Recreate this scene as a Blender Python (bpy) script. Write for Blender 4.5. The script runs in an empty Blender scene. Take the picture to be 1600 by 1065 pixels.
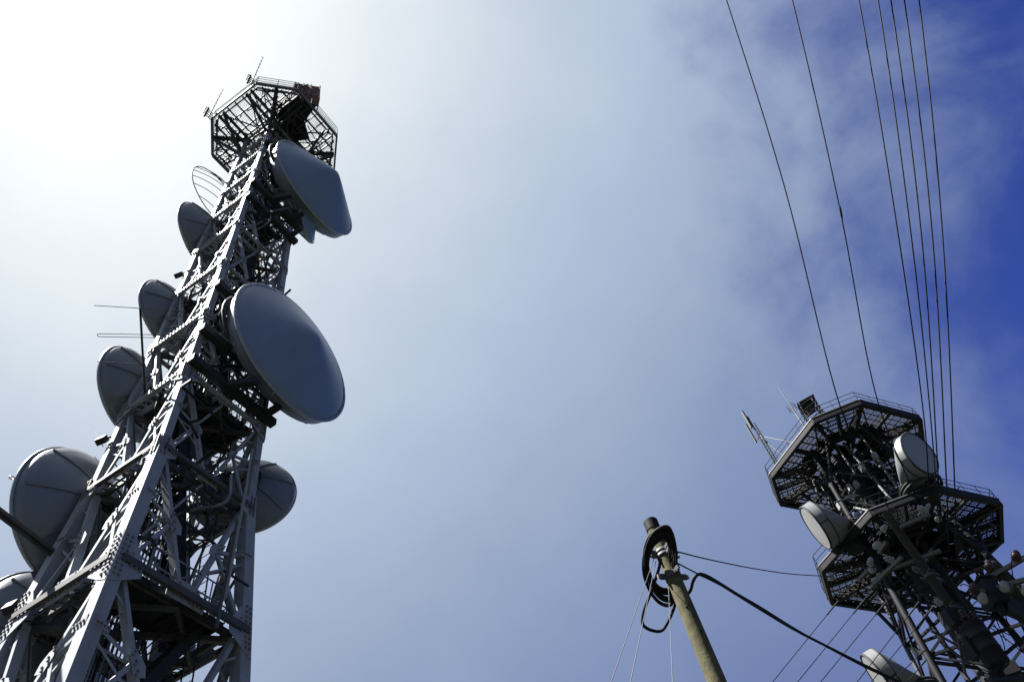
import bpy, math, random
from mathutils import Vector as V, Matrix
random.seed(7)
R = math.radians
scene = bpy.context.scene
COL = scene.collection

# ------------------------------------------------------------------ camera
CAM = V((0, 0, 1.6))
FPX = 1206.0                                    # focal length for a 1600 px wide frame
CX = V((0.97195, 0.18927, -0.13958)); CU = V((0.23517, -0.78224, 0.57688)); CF = V((0, 0.59353, 0.80481))
cam = bpy.data.cameras.new('camera'); camo = bpy.data.objects.new('camera', cam); COL.objects.link(camo)
cam.sensor_fit = 'HORIZONTAL'; cam.sensor_width = 36; cam.lens = 36 * FPX / 1600
cam.clip_start = 0.1; cam.clip_end = 9000
m = Matrix((CX, CU, -CF)).transposed().to_4x4(); m.translation = CAM
camo.matrix_world = m
scene.camera = camo

def ray(px, py): return (CF * FPX + CX * (px - 800) - CU * (py - 532.5)).normalized()
def at_z(px, py, z): d = ray(px, py); return CAM + d * ((z - CAM.z) / d.z)
def at_y(px, py, y): d = ray(px, py); return CAM + d * (y / d.y)
def at_d(px, py, dep): d = ray(px, py); return CAM + d * (dep / d.dot(CF))

# ------------------------------------------------------------------ sun, sky, exposure
SUN_AZ, SUN_EL = 192.0, 57.0
def dirv(az, el=0.0): a, e = R(az), R(el); return V((math.cos(a)*math.cos(e), math.sin(a)*math.cos(e), math.sin(e)))
sun_dir = dirv(SUN_AZ, SUN_EL)
sl = bpy.data.lights.new('sun', 'SUN'); sl.energy = 4.4; sl.angle = R(0.6); sl.color = (1.0, 0.965, 0.92)
so = bpy.data.objects.new('sun', sl); COL.objects.link(so)
so.rotation_euler = (-sun_dir).to_track_quat('-Z', 'Y').to_euler()
so.location = (-40, -10, 60)
EXPO = 2.4
scene.view_settings.view_transform = 'Standard'; scene.view_settings.look = 'None'
scene.view_settings.exposure = EXPO; scene.view_settings.gamma = 1
GAIN = 2 ** EXPO

world = bpy.data.worlds.new('World'); scene.world = world; world.use_nodes = True
nt = world.node_tree; nt.nodes.clear()
def N(t, **k):
    n = nt.nodes.new(t)
    for a, b in k.items(): setattr(n, a, b)
    return n
L = nt.links.new
out = N('ShaderNodeOutputWorld'); bg = N('ShaderNodeBackground'); bg.inputs['Strength'].default_value = 0.05
tc = N('ShaderNodeTexCoord')
sky = N('ShaderNodeTexSky', sky_type='NISHITA', sun_disc=False)
sky.sun_elevation = R(SUN_EL); sky.sun_rotation = R(90 - SUN_AZ)
sky.air_density = 1.0; sky.dust_density = 0.1; sky.ozone_density = 4.0; sky.altitude = 1200
tint = N('ShaderNodeMix', data_type='RGBA', blend_type='MULTIPLY'); tint.inputs[0].default_value = 1
tint.inputs[7].default_value = (0.20, 0.235, 0.53, 1)
L(sky.outputs[0], tint.inputs[6])
def dotdeg(v):
    d = N('ShaderNodeVectorMath', operation='DOT_PRODUCT'); L(tc.outputs['Generated'], d.inputs[0]); d.inputs[1].default_value = v
    a = N('ShaderNodeMath', operation='ARCCOSINE'); L(d.outputs['Value'], a.inputs[0])
    b = N('ShaderNodeMath', operation='MULTIPLY'); L(a.outputs[0], b.inputs[0]); b.inputs[1].default_value = 180 / math.pi
    return b.outputs[0]
def math2(op, a, b):
    n = N('ShaderNodeMath', operation=op)
    for i, q in enumerate((a, b)):
        if isinstance(q, (int, float)): n.inputs[i].default_value = q
        else: L(q, n.inputs[i])
    return n.outputs[0]
def noise(scale, detail, rough=0.55, off=(0, 0, 0), dist=0.0):
    mp = N('ShaderNodeMapping'); mp.inputs['Location'].default_value = off; L(tc.outputs['Generated'], mp.inputs[0])
    n = N('ShaderNodeTexNoise'); n.inputs['Scale'].default_value = scale; n.inputs['Detail'].default_value = detail
    n.inputs['Roughness'].default_value = rough; n.inputs['Distortion'].default_value = dist; L(mp.outputs[0], n.inputs[0])
    return math2('SUBTRACT', n.outputs['Fac'], 0.5)
glow_dir = ray(150, -50)
gl = dotdeg(glow_dir)
gl = math2('ADD', gl, math2('MULTIPLY', noise(2.2, 6, 0.5, (-1.7, -2.04, 6.59)), 14.0))
gl = math2('ADD', gl, math2('MULTIPLY', noise(6.0, 6, 0.6, (-4.93, -3.74, -2.79)), 5.0))
mr = N('ShaderNodeMapRange'); mr.inputs['From Max'].default_value = 100; L(gl, mr.inputs['Value'])
ramp = N('ShaderNodeValToRGB'); L(mr.outputs[0], ramp.inputs[0])
cr = ramp.color_ramp; cr.interpolation = 'B_SPLINE'
stops = [(0, (1.15, 1.2, 1.2)), (10, (1.0, 1.04, 1.06)), (18, (.80, .86, .91)), (25, (.63, .71, .80)), (36, (.445, .533, .70)), (45, (.36, .44, .61)),
         (54, (.235, .315, .50)), (67, (.16, .21, .44)), (78, (.10, .16, .38)), (105, (.08, .15, .42))]
while len(cr.elements) < len(stops): cr.elements.new(0.5)
for e, (p, c_) in zip(cr.elements, stops):
    e.position = p / 100; e.color = tuple(q * 0.5 for q in c_) + (1,)
cl = N('ShaderNodeVectorMath', operation='SCALE'); L(ramp.outputs[0], cl.inputs[0]); cl.inputs['Scale'].default_value = 2 * 20 / GAIN
ba = dotdeg(ray(1950, 230))
ba = math2('ADD', ba, math2('MULTIPLY', noise(2.6, 6, 0.55, (-5.12, -8.27, -8.56), 0.5), 34.0))
ba = math2('ADD', ba, math2('MULTIPLY', noise(7.0, 7, 0.6, (2.35, 1.19, 5.56), 0.4), 16.0))
mk = N('ShaderNodeMapRange', interpolation_type='SMOOTHSTEP'); L(ba, mk.inputs['Value'])
mk.inputs['From Min'].default_value = 12; mk.inputs['From Max'].default_value = 30
mix = N('ShaderNodeMix', data_type='RGBA'); L(mk.outputs[0], mix.inputs[0]); L(tint.outputs[2], mix.inputs[6]); L(cl.outputs[0], mix.inputs[7])
L(mix.outputs[2], bg.inputs['Color']); L(bg.outputs[0], out.inputs[0])

# ------------------------------------------------------------------ materials
def mat(name, col, rough=0.5, metal=0.0, var=0.15, scale=3.0, stain=None, stain_amt=0.0, bump=0.0, spec=0.5):
    mt = bpy.data.materials.new(name); mt.use_nodes = True
    t = mt.node_tree; b = t.nodes['Principled BSDF']
    b.inputs['Roughness'].default_value = rough; b.inputs['Metallic'].default_value = metal
    b.inputs['Specular IOR Level'].default_value = spec
    c = t.nodes.new('ShaderNodeTexCoord')
    n = t.nodes.new('ShaderNodeTexNoise'); n.inputs['Scale'].default_value = scale; n.inputs['Detail'].default_value = 6; n.inputs['Roughness'].default_value = 0.65
    t.links.new(c.outputs['Object'], n.inputs[0])
    r = t.nodes.new('ShaderNodeValToRGB'); t.links.new(n.outputs['Fac'], r.inputs[0])
    r.color_ramp.elements[0].position = 0.3; r.color_ramp.elements[1].position = 0.7
    r.color_ramp.elements[0].color = tuple(q * (1 - var) for q in col) + (1,)
    r.color_ramp.elements[1].color = tuple(min(1, q * (1 + var)) for q in col) + (1,)
    last = r.outputs[0]
    if stain:
        n2 = t.nodes.new('ShaderNodeTexNoise'); n2.inputs['Scale'].default_value = scale * 0.6; n2.inputs['Detail'].default_value = 8; n2.inputs['Roughness'].default_value = 0.7
        mp = t.nodes.new('ShaderNodeMapping'); mp.inputs['Scale'].default_value = (1, 1, 0.25); mp.inputs['Location'].default_value = (5, 3, 1)
        t.links.new(c.outputs['Object'], mp.inputs[0]); t.links.new(mp.outputs[0], n2.inputs[0])
        r2 = t.nodes.new('ShaderNodeValToRGB'); t.links.new(n2.outputs['Fac'], r2.inputs[0])
        r2.color_ramp.elements[0].position = 0.52; r2.color_ramp.elements[1].position = 0.75
        r2.color_ramp.elements[0].color = (0, 0, 0, 1); r2.color_ramp.elements[1].color = (stain_amt,) * 3 + (1,)
        mx = t.nodes.new('ShaderNodeMix'); mx.data_type = 'RGBA'
        t.links.new(r2.outputs[0], mx.inputs[0]); t.links.new(last, mx.inputs[6]); mx.inputs[7].default_value = tuple(stain) + (1,)
        last = mx.outputs[2]
    t.links.new(last, b.inputs['Base Color'])
    if bump:
        bp = t.nodes.new('ShaderNodeBump'); bp.inputs['Strength'].default_value = bump; bp.inputs['Distance'].default_value = 0.02
        t.links.new(n.outputs['Fac'], bp.inputs['Height']); t.links.new(bp.outputs[0], b.inputs['Normal'])
    return mt
M = dict(
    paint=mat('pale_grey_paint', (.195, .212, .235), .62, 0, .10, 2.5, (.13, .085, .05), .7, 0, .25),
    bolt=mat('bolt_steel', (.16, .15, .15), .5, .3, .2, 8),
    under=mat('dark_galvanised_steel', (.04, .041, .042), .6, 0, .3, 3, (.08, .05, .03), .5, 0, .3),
    dark=mat('dark_steel', (.018, .019, .021), .65, 0, .3, 3, None, 0, 0, .2),
    black=mat('black_cable', (.008, .008, .009), .7, 0, .2, 6, None, 0, 0, .12),
    conduit=mat('conduit_metal', (.14, .14, .145), .3, .6, .25, 5),
    dish=mat('dish_back_paint', (.092, .106, .128), .4, 0, .12, 1.6, (.12, .11, .09), .6),
    radome=mat('radome_skin', (.115, .155, .215), .38, 0, .09, 1.0, (.09, .115, .145), .6),
    radmid=mat('grey_radome', (.17, .185, .205), .5, 0, .06, 1.5, (.12, .11, .1), .3),
    radpale=mat('pale_radome', (.145, .147, .138), .55, 0, .08, 1.5),
    rim=mat('rim_aluminium', (.2, .21, .22), .35, .5, .1, 4),
    shroud=mat('shroud_paint', (.095, .1, .105), .45, 0, .1, 1.5, (.2, .18, .15), .4),
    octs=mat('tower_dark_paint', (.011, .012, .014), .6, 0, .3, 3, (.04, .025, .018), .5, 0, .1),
    octedge=mat('lit_edge_paint', (.06, .064, .064), .5, 0, .25, 3, (.2, .12, .07), .6),  # paler than the tower paint to draw the sunlit flange line; rust stains
    tubegrey=mat('pipe_grey', (.036, .038, .04), .55, 0, .25, 4, (.06, .035, .02), .4),
    conc=mat('concrete_pole_olive', (.066, .062, .036), .9, 0, .34, 7, (.030, .029, .018), .7, .6, .12),
    can=mat('transformer_grey', (.013, .0145, .018), .6, 0, .12, 5, (.03, .02, .015), .5, 0, .1),  # grey lowered so the colour carries the shade on the transformer
    porcelain=mat('porcelain', (.19, .19, .18), .3, 0, .08, 8, None, 0, 0, .3),
    brown=mat('brown_porcelain', (.03, .013, .010), .35, 0, .1, 8, None, 0, 0, .25),
    rust=mat('rust_red_paint', (.085, .03, .024), .6, 0, .35, 6),
    olive=mat('olive_arm', (.07, .068, .05), .6, 0, .2, 6),
    wire=mat('stay_wire', (.05, .052, .055), .6, .1, .1, 10),
    ground=mat('gravel_ground', (.016, .02, .014), .95, 0, .4, .5),
    shadeconc=mat('shaded_concrete_olive', (.026, .025, .017), .85, 0, .3, 5, (.012, .012, .009), .6, .4, .1),  # olive concrete with the shade on the crowded pole darkened into its colour
    concrete=mat('footing_concrete', (.28, .27, .25), .85, 0, .15, 3),
)

# ------------------------------------------------------------------ mesh builder
class MB:
    def __init__(s): s.v = []; s.f = []; s.sm = []; s.mi = []; s.cur = 0
    def add(s, vs, fs, smooth=False):
        o = len(s.v); s.v += [V(p) for p in vs]
        s.f += [tuple(i + o for i in f) for f in fs]; s.sm += [smooth] * len(fs); s.mi += [s.cur] * len(fs)
    def beam(s, a, b, w, h, n=(0, 0, 1)):
        a, b, n = V(a), V(b), V(n); d = (b - a).normalized()
        sx = d.cross(n)
        if sx.length < 1e-4: sx = d.cross(V((1, 0, 0)))
        sx.normalize(); ny = sx.cross(d).normalized()
        q = [p + sx * (i * w / 2) + ny * (j * h / 2) for p in (a, b) for i, j in ((-1, -1), (1, -1), (1, 1), (-1, 1))]
        s.add(q, [(3, 2, 1, 0), (4, 5, 6, 7), (0, 1, 5, 4), (1, 2, 6, 5), (2, 3, 7, 6), (3, 0, 4, 7)]); return s
    def angle(s, a, b, w, t, n):
        """L section: one leg in the face plane, one leg standing inwards"""
        a, b, n = V(a), V(b), V(n); d = (b - a).normalized(); sx = d.cross(n).normalized()
        s.beam(a, b, w, t, n)
        s.beam(a + sx * (w / 2 - t / 2) - n * (w / 2), b + sx * (w / 2 - t / 2) - n * (w / 2), t, w - t, n); return s
    def channel(s, a, b, w, d_, t, n):
        a, b, n = V(a), V(b), V(n); d = (b - a).normalized(); sx = d.cross(n).normalized()
        s.beam(a, b, w, t, n)
        for k in (-1, 1):
            o = sx * (k * (w / 2 - t / 2)) - n * (d_ / 2)
            s.beam(a + o, b + o, t, d_ - t, n)
        return s
    def tube(s, a, b, r, seg=8, r2=None):
        return s.path([a, b], r, seg, r2)
    def path(s, pts, r, seg=6, r2=None, closed=False):
        pts = [V(p) for p in pts]; n = len(pts); rings = []
        prev = None
        for i, p in enumerate(pts):
            if closed: d = pts[(i + 1) % n] - pts[i - 1]
            else: d = pts[min(i + 1, n - 1)] - pts[max(i - 1, 0)]
            d.normalize()
            if prev is None:
                x = d.cross(V((0, 0, 1)))
                if x.length < 1e-3: x = d.cross(V((0, 1, 0)))
            else: x = prev - d * prev.dot(d)
            x.normalize(); y = d.cross(x); prev = x
            rr = r if r2 is None else r + (r2 - r) * i / (n - 1)
            rings.append([p + x * (rr * math.cos(2 * math.pi * k / seg)) + y * (rr * math.sin(2 * math.pi * k / seg)) for k in range(seg)])
        vs = [q for g in rings for q in g]; fs = []
        for i in range(n if closed else n - 1):
            for k in range(seg):
                j = (i + 1) % n
                fs.append((i * seg + k, i * seg + (k + 1) % seg, j * seg + (k + 1) % seg, j * seg + k))
        s.add(vs, fs, True)
        if not closed:
            s.add(rings[0], [tuple(range(seg))[::-1]]); s.add(rings[-1], [tuple(range(seg))])
        return s
    def plate(s, poly, n, t):
        n = V(n).normalized(); k = len(poly); poly = [V(p) for p in poly]
        vs = [p + n * t / 2 for p in poly] + [p - n * t / 2 for p in poly]
        nn = (poly[1] - poly[0]).cross(poly[2] - poly[1])
        a, b = tuple(range(k)), tuple(range(2 * k - 1, k - 1, -1))
        if nn.dot(n) < 0: a, b = a[::-1], b[::-1]
        s.add(vs, [a, b] + [(i, i + k, (i + 1) % k + k, (i + 1) % k) for i in range(k)]); return s
    def bolt(s, p, n, r, h):
        s.cur = 1
        n = V(n).normalized(); x = n.cross(V((0.31, 0.22, 0.92))).normalized(); y = n.cross(x); p = V(p)
        b = [p + x * (r * math.cos(k * math.pi / 3)) + y * (r * math.sin(k * math.pi / 3)) for k in range(6)]
        s.add(b + [q + n * h for q in b], [(6, 7, 8, 9, 10, 11)] + [(k, (k + 1) % 6, (k + 1) % 6 + 6, k + 6) for k in range(6)]); s.cur = 0
    def lathe(s, c, ax, prof, seg=48, smooth=True):
        c, ax = V(c), V(ax).normalized(); x = ax.cross(V((0, 0, 1)))
        if x.length < 1e-3: x = V((1, 0, 0))
        x.normalize(); y = ax.cross(x); vs = []; fs = []; idx = []
        for r, h in prof:
            if r < 1e-6: idx.append([len(vs)] * seg); vs.append(c + ax * h)
            else:
                idx.append([len(vs) + k for k in range(seg)])
                vs += [c + ax * h + x * (r * math.cos(2 * math.pi * k / seg)) + y * (r * math.sin(2 * math.pi * k / seg)) for k in range(seg)]
        for i in range(len(prof) - 1):
            for k in range(seg):
                q = (idx[i][k], idx[i][(k + 1) % seg], idx[i + 1][(k + 1) % seg], idx[i + 1][k])
                u = []
                for j in q:
                    if j not in u: u.append(j)
                if len(u) > 2: fs.append(tuple(u))
        s.add(vs, fs, smooth); return s
    def build(s, name, material, parent=None, origin=None):
        o3 = V(origin) if origin is not None else V((0, 0, 0))
        root = parent
        if origin is None and parent is not None: o3 = V(parent['_o'])
        me = bpy.data.meshes.new(name); me.from_pydata([p - o3 for p in s.v], [], s.f); me.update()
        me.polygons.foreach_set('use_smooth', s.sm)
        me.materials.append(M[material])
        if any(s.mi): me.materials.append(M['bolt']); me.polygons.foreach_set('material_index', s.mi)
        ob = bpy.data.objects.new(name, me); COL.objects.link(ob); ob['_o'] = tuple(o3)
        if parent is not None: ob.parent = parent
        else: ob.location = o3
        return ob
def closed_spline(pts, n=6):
    o = []; m_ = len(pts)
    for i in range(m_):
        p0, p1, p2, p3 = pts[i - 1], pts[i], pts[(i + 1) % m_], pts[(i + 2) % m_]
        for k in range(n):
            t = k / n; o.append(.5 * ((2 * p1) + (p2 - p0) * t + (2 * p0 - 5 * p1 + 4 * p2 - p3) * t * t + (3 * p1 - p0 - 3 * p2 + p3) * t ** 3))
    return o
def open_spline(pts, n=8):
    pts = [V(p) for p in pts]; pts = [2 * pts[0] - pts[1]] + pts + [2 * pts[-1] - pts[-2]]; o = []
    for i in range(1, len(pts) - 2):
        p0, p1, p2, p3 = pts[i - 1:i + 3]
        for k in range(n):
            t = k / n; o.append(.5 * ((2 * p1) + (p2 - p0) * t + (2 * p0 - 5 * p1 + 4 * p2 - p3) * t * t + (3 * p1 - p0 - 3 * p2 + p3) * t ** 3))
    return o + [pts[-2]]
def tag(o, label=None, cat=None, group=None, kind=None):
    for k, q in (('label', label), ('category', cat), ('group', group), ('kind', kind)):
        if q: o[k] = q
    return o
def thing(name, loc, label, cat, group=None):
    o = bpy.data.objects.new(name, None); COL.objects.link(o); o.location = loc; o['_o'] = tuple(loc); o.empty_display_size = 0.3
    return tag(o, label, cat, group)

# ------------------------------------------------------------------ ground
g = MB(); ns = 64
rings = [0, 20, 60, 200, 800, 3500]
g.lathe((0, 0, 0), (0, 0, 1), [(r, 0) for r in rings], ns, False)
tag(g.build('ground', 'ground', origin=(0, 0, 0)), kind='structure')

# ------------------------------------------------------------------ left tower
LT = V((-10.63, 15.0, 0)); TH = -1.175
E1 = V((math.cos(TH - math.pi / 4), math.sin(TH - math.pi / 4), 0)); E2 = V((-E1.y, E1.x, 0)); UP = V((0, 0, 1))
def wid(z): return 1.619 - (.01813 if z > 18.13 else .07158) * (z - 18.13)
def ca(z): return wid(z) * 1.097
def cb(z): return wid(z) * 0.9116
def tl(u, v, z): return LT + E1 * u + E2 * v + UP * z
CORN = [(1, -1), (1, 1), (-1, 1), (-1, -1)]     # left, front, right, back leg
FNRM = [E1, E2, -E1, -E2]
def corner(k, z, ins=0.0): a, b = CORN[k % 4]; return tl(a * (ca(z) - ins), b * (cb(z) - ins), z)
LV = [0.15, 5.2, 9.9, 14.0, 18.13, 21.6, 24.96, 28.6, 32.1, 35.11, 38.0, 40.7, 43.2, 45.5]
tower = thing('lattice_tower', LT, 'tall pale grey steel lattice tower carrying big microwave dishes on both sides', 'tower')
def LW(z): return .39 - .0046 * z
legs = []
for k in range(4):
    mb = MB()
    for z0, z1 in ((0.15, 18.13), (18.13, 45.6)):
        i0, i1 = LW(z0) / 2, LW(z1) / 2
        a, b = corner(k, z0, i0), corner(k, z1, i1)
        w = (LW(z0) + LW(z1)) / 2
        mb.beam(a, b, w, w, E1)
    legs.append(mb.build('leg', 'paint', tower))
    f = MB(); c = corner(k, 0, .2)
    f.beam(c - UP * .3, c + UP * .16, 1.1, 1.1, E1); f.build('footing', 'concrete', tower)
def bolts_rows(mb, o, dx, dy, nx, ny, n, r, h):
    for i in range(nx):
        for j in range(ny): mb.bolt(o + dx * (i - (nx - 1) / 2) + dy * (j - (ny - 1) / 2), n, r, h)
for i, z in enumerate(LV):
    top = i == len(LV) - 1
    dz = LV[i + 1] - z if not top else 2
    dzd = z - LV[i - 1] if i else dz
    s = max(.5, min(1.0, dz / 4.0)); s *= 1.0 if z < 17 else (.8 if z < 24 else .62)
    gs = s * (.92 if z < 17 else (.8 if z < 24 else .62))
    for fi in range(4):
        n = FNRM[fi]; ka, kb = fi, fi + 1
        w = LW(z)
        pa, pb = corner(ka, z), corner(kb, z)
        t = (pb - pa).normalized()
        A0, B0 = pa + t * w - n * .09, pb - t * w - n * .09
        mid = (A0 + B0) / 2
        # girder: outer channel, inner beam and lacing
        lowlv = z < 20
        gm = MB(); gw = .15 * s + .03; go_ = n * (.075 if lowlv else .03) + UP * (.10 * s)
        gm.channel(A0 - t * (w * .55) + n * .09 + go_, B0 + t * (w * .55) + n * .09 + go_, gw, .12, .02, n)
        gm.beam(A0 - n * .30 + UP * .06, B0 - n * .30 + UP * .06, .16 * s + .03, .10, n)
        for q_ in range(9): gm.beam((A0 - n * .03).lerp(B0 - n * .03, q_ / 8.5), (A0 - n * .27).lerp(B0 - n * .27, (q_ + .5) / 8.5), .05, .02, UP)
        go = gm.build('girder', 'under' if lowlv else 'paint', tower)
        # mid gusset with its bolts
        if not top:
            gp = MB(); gp.plate([mid + t * q * gs + UP * y * gs + n * .022 for q, y in ((-.62, -.12), (.62, -.12), (.62, .1), (.3, .52), (-.3, .52), (-.62, .1))], n, .022)
            for sg in (-1, 1):
                for q in range(4): gp.bolt(mid + t * sg * (.14 + .13 * q) * gs + n * .033, n, .032, .05)
                for q in range(3): gp.bolt(mid + t * sg * (.2 + .05 * q) * gs + UP * (.2 + .11 * q) * gs + n * .033, n, .032, .05)
            gp.build('gusset_plate', 'paint', go)
        for k, p, sg in ((ka, pa, 1), (kb, pb, -1)):
            q0 = p + t * sg * .012
            W2 = w + .46 * gs
            up2, dn2 = .85 * gs, .55 * gs
            lean = (corner(k, z + 1) - corner(k, z))
            def P(x, y): return q0 + lean * y + t * sg * x + n * .013
            pl = MB(); pl.plate([P(0, -dn2 - .15), P(w * .9, -dn2), P(W2, -.2 * gs), P(W2, .14 * gs), P(w * .95, up2), P(0, up2 + .1)], n, .024)
            for j in range(9):
                y = -dn2 + .1 + (up2 + dn2 - .12) * j / 8
                for x in (w * .22, w * .62): pl.bolt(P(x, y) + n * .012, n, .034, .05)
            for j in range(3): pl.bolt(P(w + (.08 + .14 * j) * gs, -.02) + n * .012, n, .032, .05)
            for j in range(3): pl.bolt(P(w + (.05 + .07 * j) * gs, (.1 + .14 * (2 - j)) * gs) + n * .012, n, .024, .03)
            pl.build('gusset_plate', 'paint', legs[k % 4])
        if z > 17:
            gb = MB()
            for q in range(14):
                c_ = A0.lerp(B0, (q + .5) / 14) + n * .125 + UP * (.10 * s); gb.bolt(c_ + UP * .03, n, .028, .045)
            gb.build('bolt_row', 'bolt', go)
        if not top:
            z2 = LV[i + 1]
            for k, sg in ((ka, 1), (kb, -1)):
                pt = corner(k, z2) + t * sg * (LW(z2) + .04) - n * .10 - UP * .12
                ms = mid + t * (-sg) * .13 * gs - n * .01 + UP * .1 * gs
                d = MB(); wd = .095 * s + .015
                d.channel(ms, pt, wd, .20 * s + .03, .016, n)
                dg = d.build('diagonal_brace', 'paint', tower)
                sm = MB(); dm = ms.lerp(pt, .5); ax_ = (pt - ms).normalized()
                zm = dm.z + .35 * s
                lm = corner(k, zm) + t * sg * (LW(zm) - .03) - n * .11
                lb = corner(k, z) + t * sg * (LW(z) + .16 * gs) - n * .11 + UP * .45 * gs
                sm.angle(dm - n * .03, lm, .085 * s + .01, .014, n); sm.channel(dm - n * .03, lb, .095 * s + .01, .09 * s + .01, .014, n)
                sm.plate([dm + n * .006 + ax_ * y * gs + t * (-sg) * x * gs for x, y in ((.12, -.42), (.12, .36), (-.2, .22), (-.3, .0), (-.24, -.3))], n, .016)
                sm.plate([lm + n * .122 + UP * y * gs + t * sg * x * gs for x, y in ((-.22, -.1), (.2, -.12), (.2, .02), (-.22, .2))], n, .014)
                for q in range(6): sm.bolt(dm + n * .014 + ax_ * (-.34 + .12 * q) * gs + t * sg * (.03 if q % 2 else -.05) * gs, n, .03, .045)
                for q in range(4): sm.bolt(lm + n * .13 + UP * (.02 - .01 * q) + t * sg * (-.15 + .1 * q) * gs, n, .03, .045)
                if z > 9:
                    for f_, dz_ in ((.27, .95), (.78, .30)):
                        pq = ms.lerp(pt, f_); lz = min(z2 - .2, pq.z + dz_ * s); sm.angle(pq - n * .05, corner(k, lz) + t * sg * LW(lz) - n * .12, .05 * s + .012, .01, n)
                    sm.beam(dm - n * .16, lm - n * .18 - UP * .25 * s, .04, .04, n); sm.beam(ms.lerp(pt, .78) - n * .17, lm - n * .2, .04, .04, n)
                sm.build('strut', 'paint', dg)
# horizontal plan bracing and landings
for i, z in enumerate(LV[2:-1]):
    c4 = [corner(k, z - .12, .3) for k in range(4)]
    p = MB(); p.beam(c4[0], c4[2], .12, .16); p.beam(c4[1] - UP * .17, c4[3] - UP * .17, .12, .16)
    mids = [(c4[k] + c4[(k + 1) % 4]) / 2 for k in range(4)]
    for k in range(4): p.beam(mids[k] - UP * .02, mids[(k + 1) % 4] - UP * .02, .09, .12)
    p.build('plan_brace', 'under', tower)
for z, u0, u1, v0, v1 in ((9.9, -1.3, 1.6, .3, 1.6), (14.0, -1.35, 1.55, .15, 1.55), (21.6, -1.3, 1.2, -1.1, 1.1), (28.6, -1.1, .5, -.9, .9), (35.11, -.9, .9, -.8, .8), (40.7, -.8, .8, -.7, .7)):
    d = MB(); d.plate([tl(u0, v0, z + .10), tl(u1, v0, z + .10), tl(u1, v1, z + .10), tl(u0, v1, z + .10)], UP, .03)
    for q in range(6): f_ = u0 + .04 + (u1 - u0 - .08) * q / 5; d.beam(tl(f_, v0, z + .03), tl(f_, v1, z + .03), .07, .10)
    for v in (v0 + .04, v1 - .04): d.beam(tl(u0, v, z + .02), tl(u1, v, z + .02), .06, .16)
    d.build('landing', 'dark', tower)
    h = MB()
    for hh in (.55, 1.05): h.path([tl(u0, v0, z + hh), tl(u1, v0, z + hh), tl(u1, v1, z + hh), tl(u0, v1, z + hh)], .022, 6, None, True)
    for i_ in range(6):
        for v in (v0, v1): u_ = u0 + (u1 - u0) * i_ / 5; h.tube(tl(u_, v, z + .1), tl(u_, v, z + 1.05), .022, 6)
    h.build('handrail', 'conduit', tower)
# stair flights
FL = [0.1, 5.2, 9.9, 14.0, 21.6, 28.6, 35.11, 40.7]
for i in range(len(FL) - 1):
    z0, z1 = FL[i], FL[i + 1]; a = ca(z1) * .62
    vs_ = .75 if z0 < 12 else .1; p0, p1 = tl(-a * (-1 if z0 > 9 and z0 < 12 else 1), vs_, z0), tl(a * .8 * (-1 if z0 > 9 and z0 < 12 else 1), vs_, z1)
    st = MB()
    for v in (-.32, .32): st.beam(p0 + E2 * v, p1 + E2 * v, .05, .24)
    nt_ = int((z1 - z0) / .3)
    for q in range(1, nt_):
        c = p0.lerp(p1, q / nt_); st.beam(c - E2 * .3, c + E2 * .3, .2, .03)
    for v in (-.34, .34): st.tube(p0 + E2 * v + UP * .95, p1 + E2 * v + UP * .95, .02, 6)
    st.build('stair_flight', 'dark', tower)
# vertical cable run behind the left face and its racks
for q in range(46):
    cb_ = MB()
    u = -.25 + .082 * (q % 16); v = -.55 + .30 * (q // 16); r = random.choice((.014, .02, .026, .03))
    f0, f1 = 1.0, .62
    cb_.path([tl(u * 2.0, v * 1.6, 0.2), tl(u * 1.25, v * 1.15, 18.1), tl(u * .78, v * .8, 45)], r, 6)
    cb_.build('feeder_cable', ('conduit', 'black', 'conduit', 'under')[q % 4], tower)
rk = MB()
z = 1.0
while z < 45:
    f = 1.3 - .5 * z / 45; rk.beam(tl(-.62 * f, -.66 * f, z), tl(.62 * f, -.66 * f, z), .05, .05); z += .9
for u in (-.64, .64): rk.beam(tl(u * 1.3, -.7 * 1.3, .2), tl(u * .8, -.7 * .85, 45), .07, .05, E2)
rk.build('cable_ladder', 'paint', tower)
# caged ladder near the right leg
ld = MB()
for v in (-.2, .2): ld.path([tl(-1.25 + .0, .95 + v, 9.9), tl(-.85, .78 + v, 18.1), tl(-.55, .55 + v, 44)], .022, 6)
for q in range(110):
    z = 9.9 + q * .31; u = -1.25 + .4 * (z - 9.9) / 8.2 if z < 18.1 else -.85 + .3 * (z - 18.1) / 26; v = .95 - .17 * (z - 9.9) / 8.2 if z < 18.1 else .78 - .23 * (z - 18.1) / 26
    ld.tube(tl(u, v - .2, z), tl(u, v + .2, z), .012, 5)
    if q % 3 == 0:
        ld.path([tl(u, v, z) + E2 * (.35 * math.cos(t_)) + E1 * (.35 + .38 * math.sin(t_)) for t_ in [math.pi * k / 8 * 1.25 - .4 for k in range(9)]], .014, 5)
ld.build('caged_ladder', 'dark', tower)
# heavy dark beams across the right face that carry the dishes
for z in (22.0, 23.75, 26.7, 34.7, 36.3, 41.6):
    mbm = MB(); v = cb(z) + .20; a = ca(z)
    mbm.beam(tl(a + .08, v, z), tl(-a - .12, v, z), .26, .28)
    mbm.beam(tl(-a * .8, v, z), tl(-a * .8, v + .7, z), .2, .2); mbm.beam(tl(a * .2, v, z - .02), tl(-a * .1, v + .9, z - .02), .22, .22)
    mbm.build('support_beam', 'dark', tower)
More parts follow.
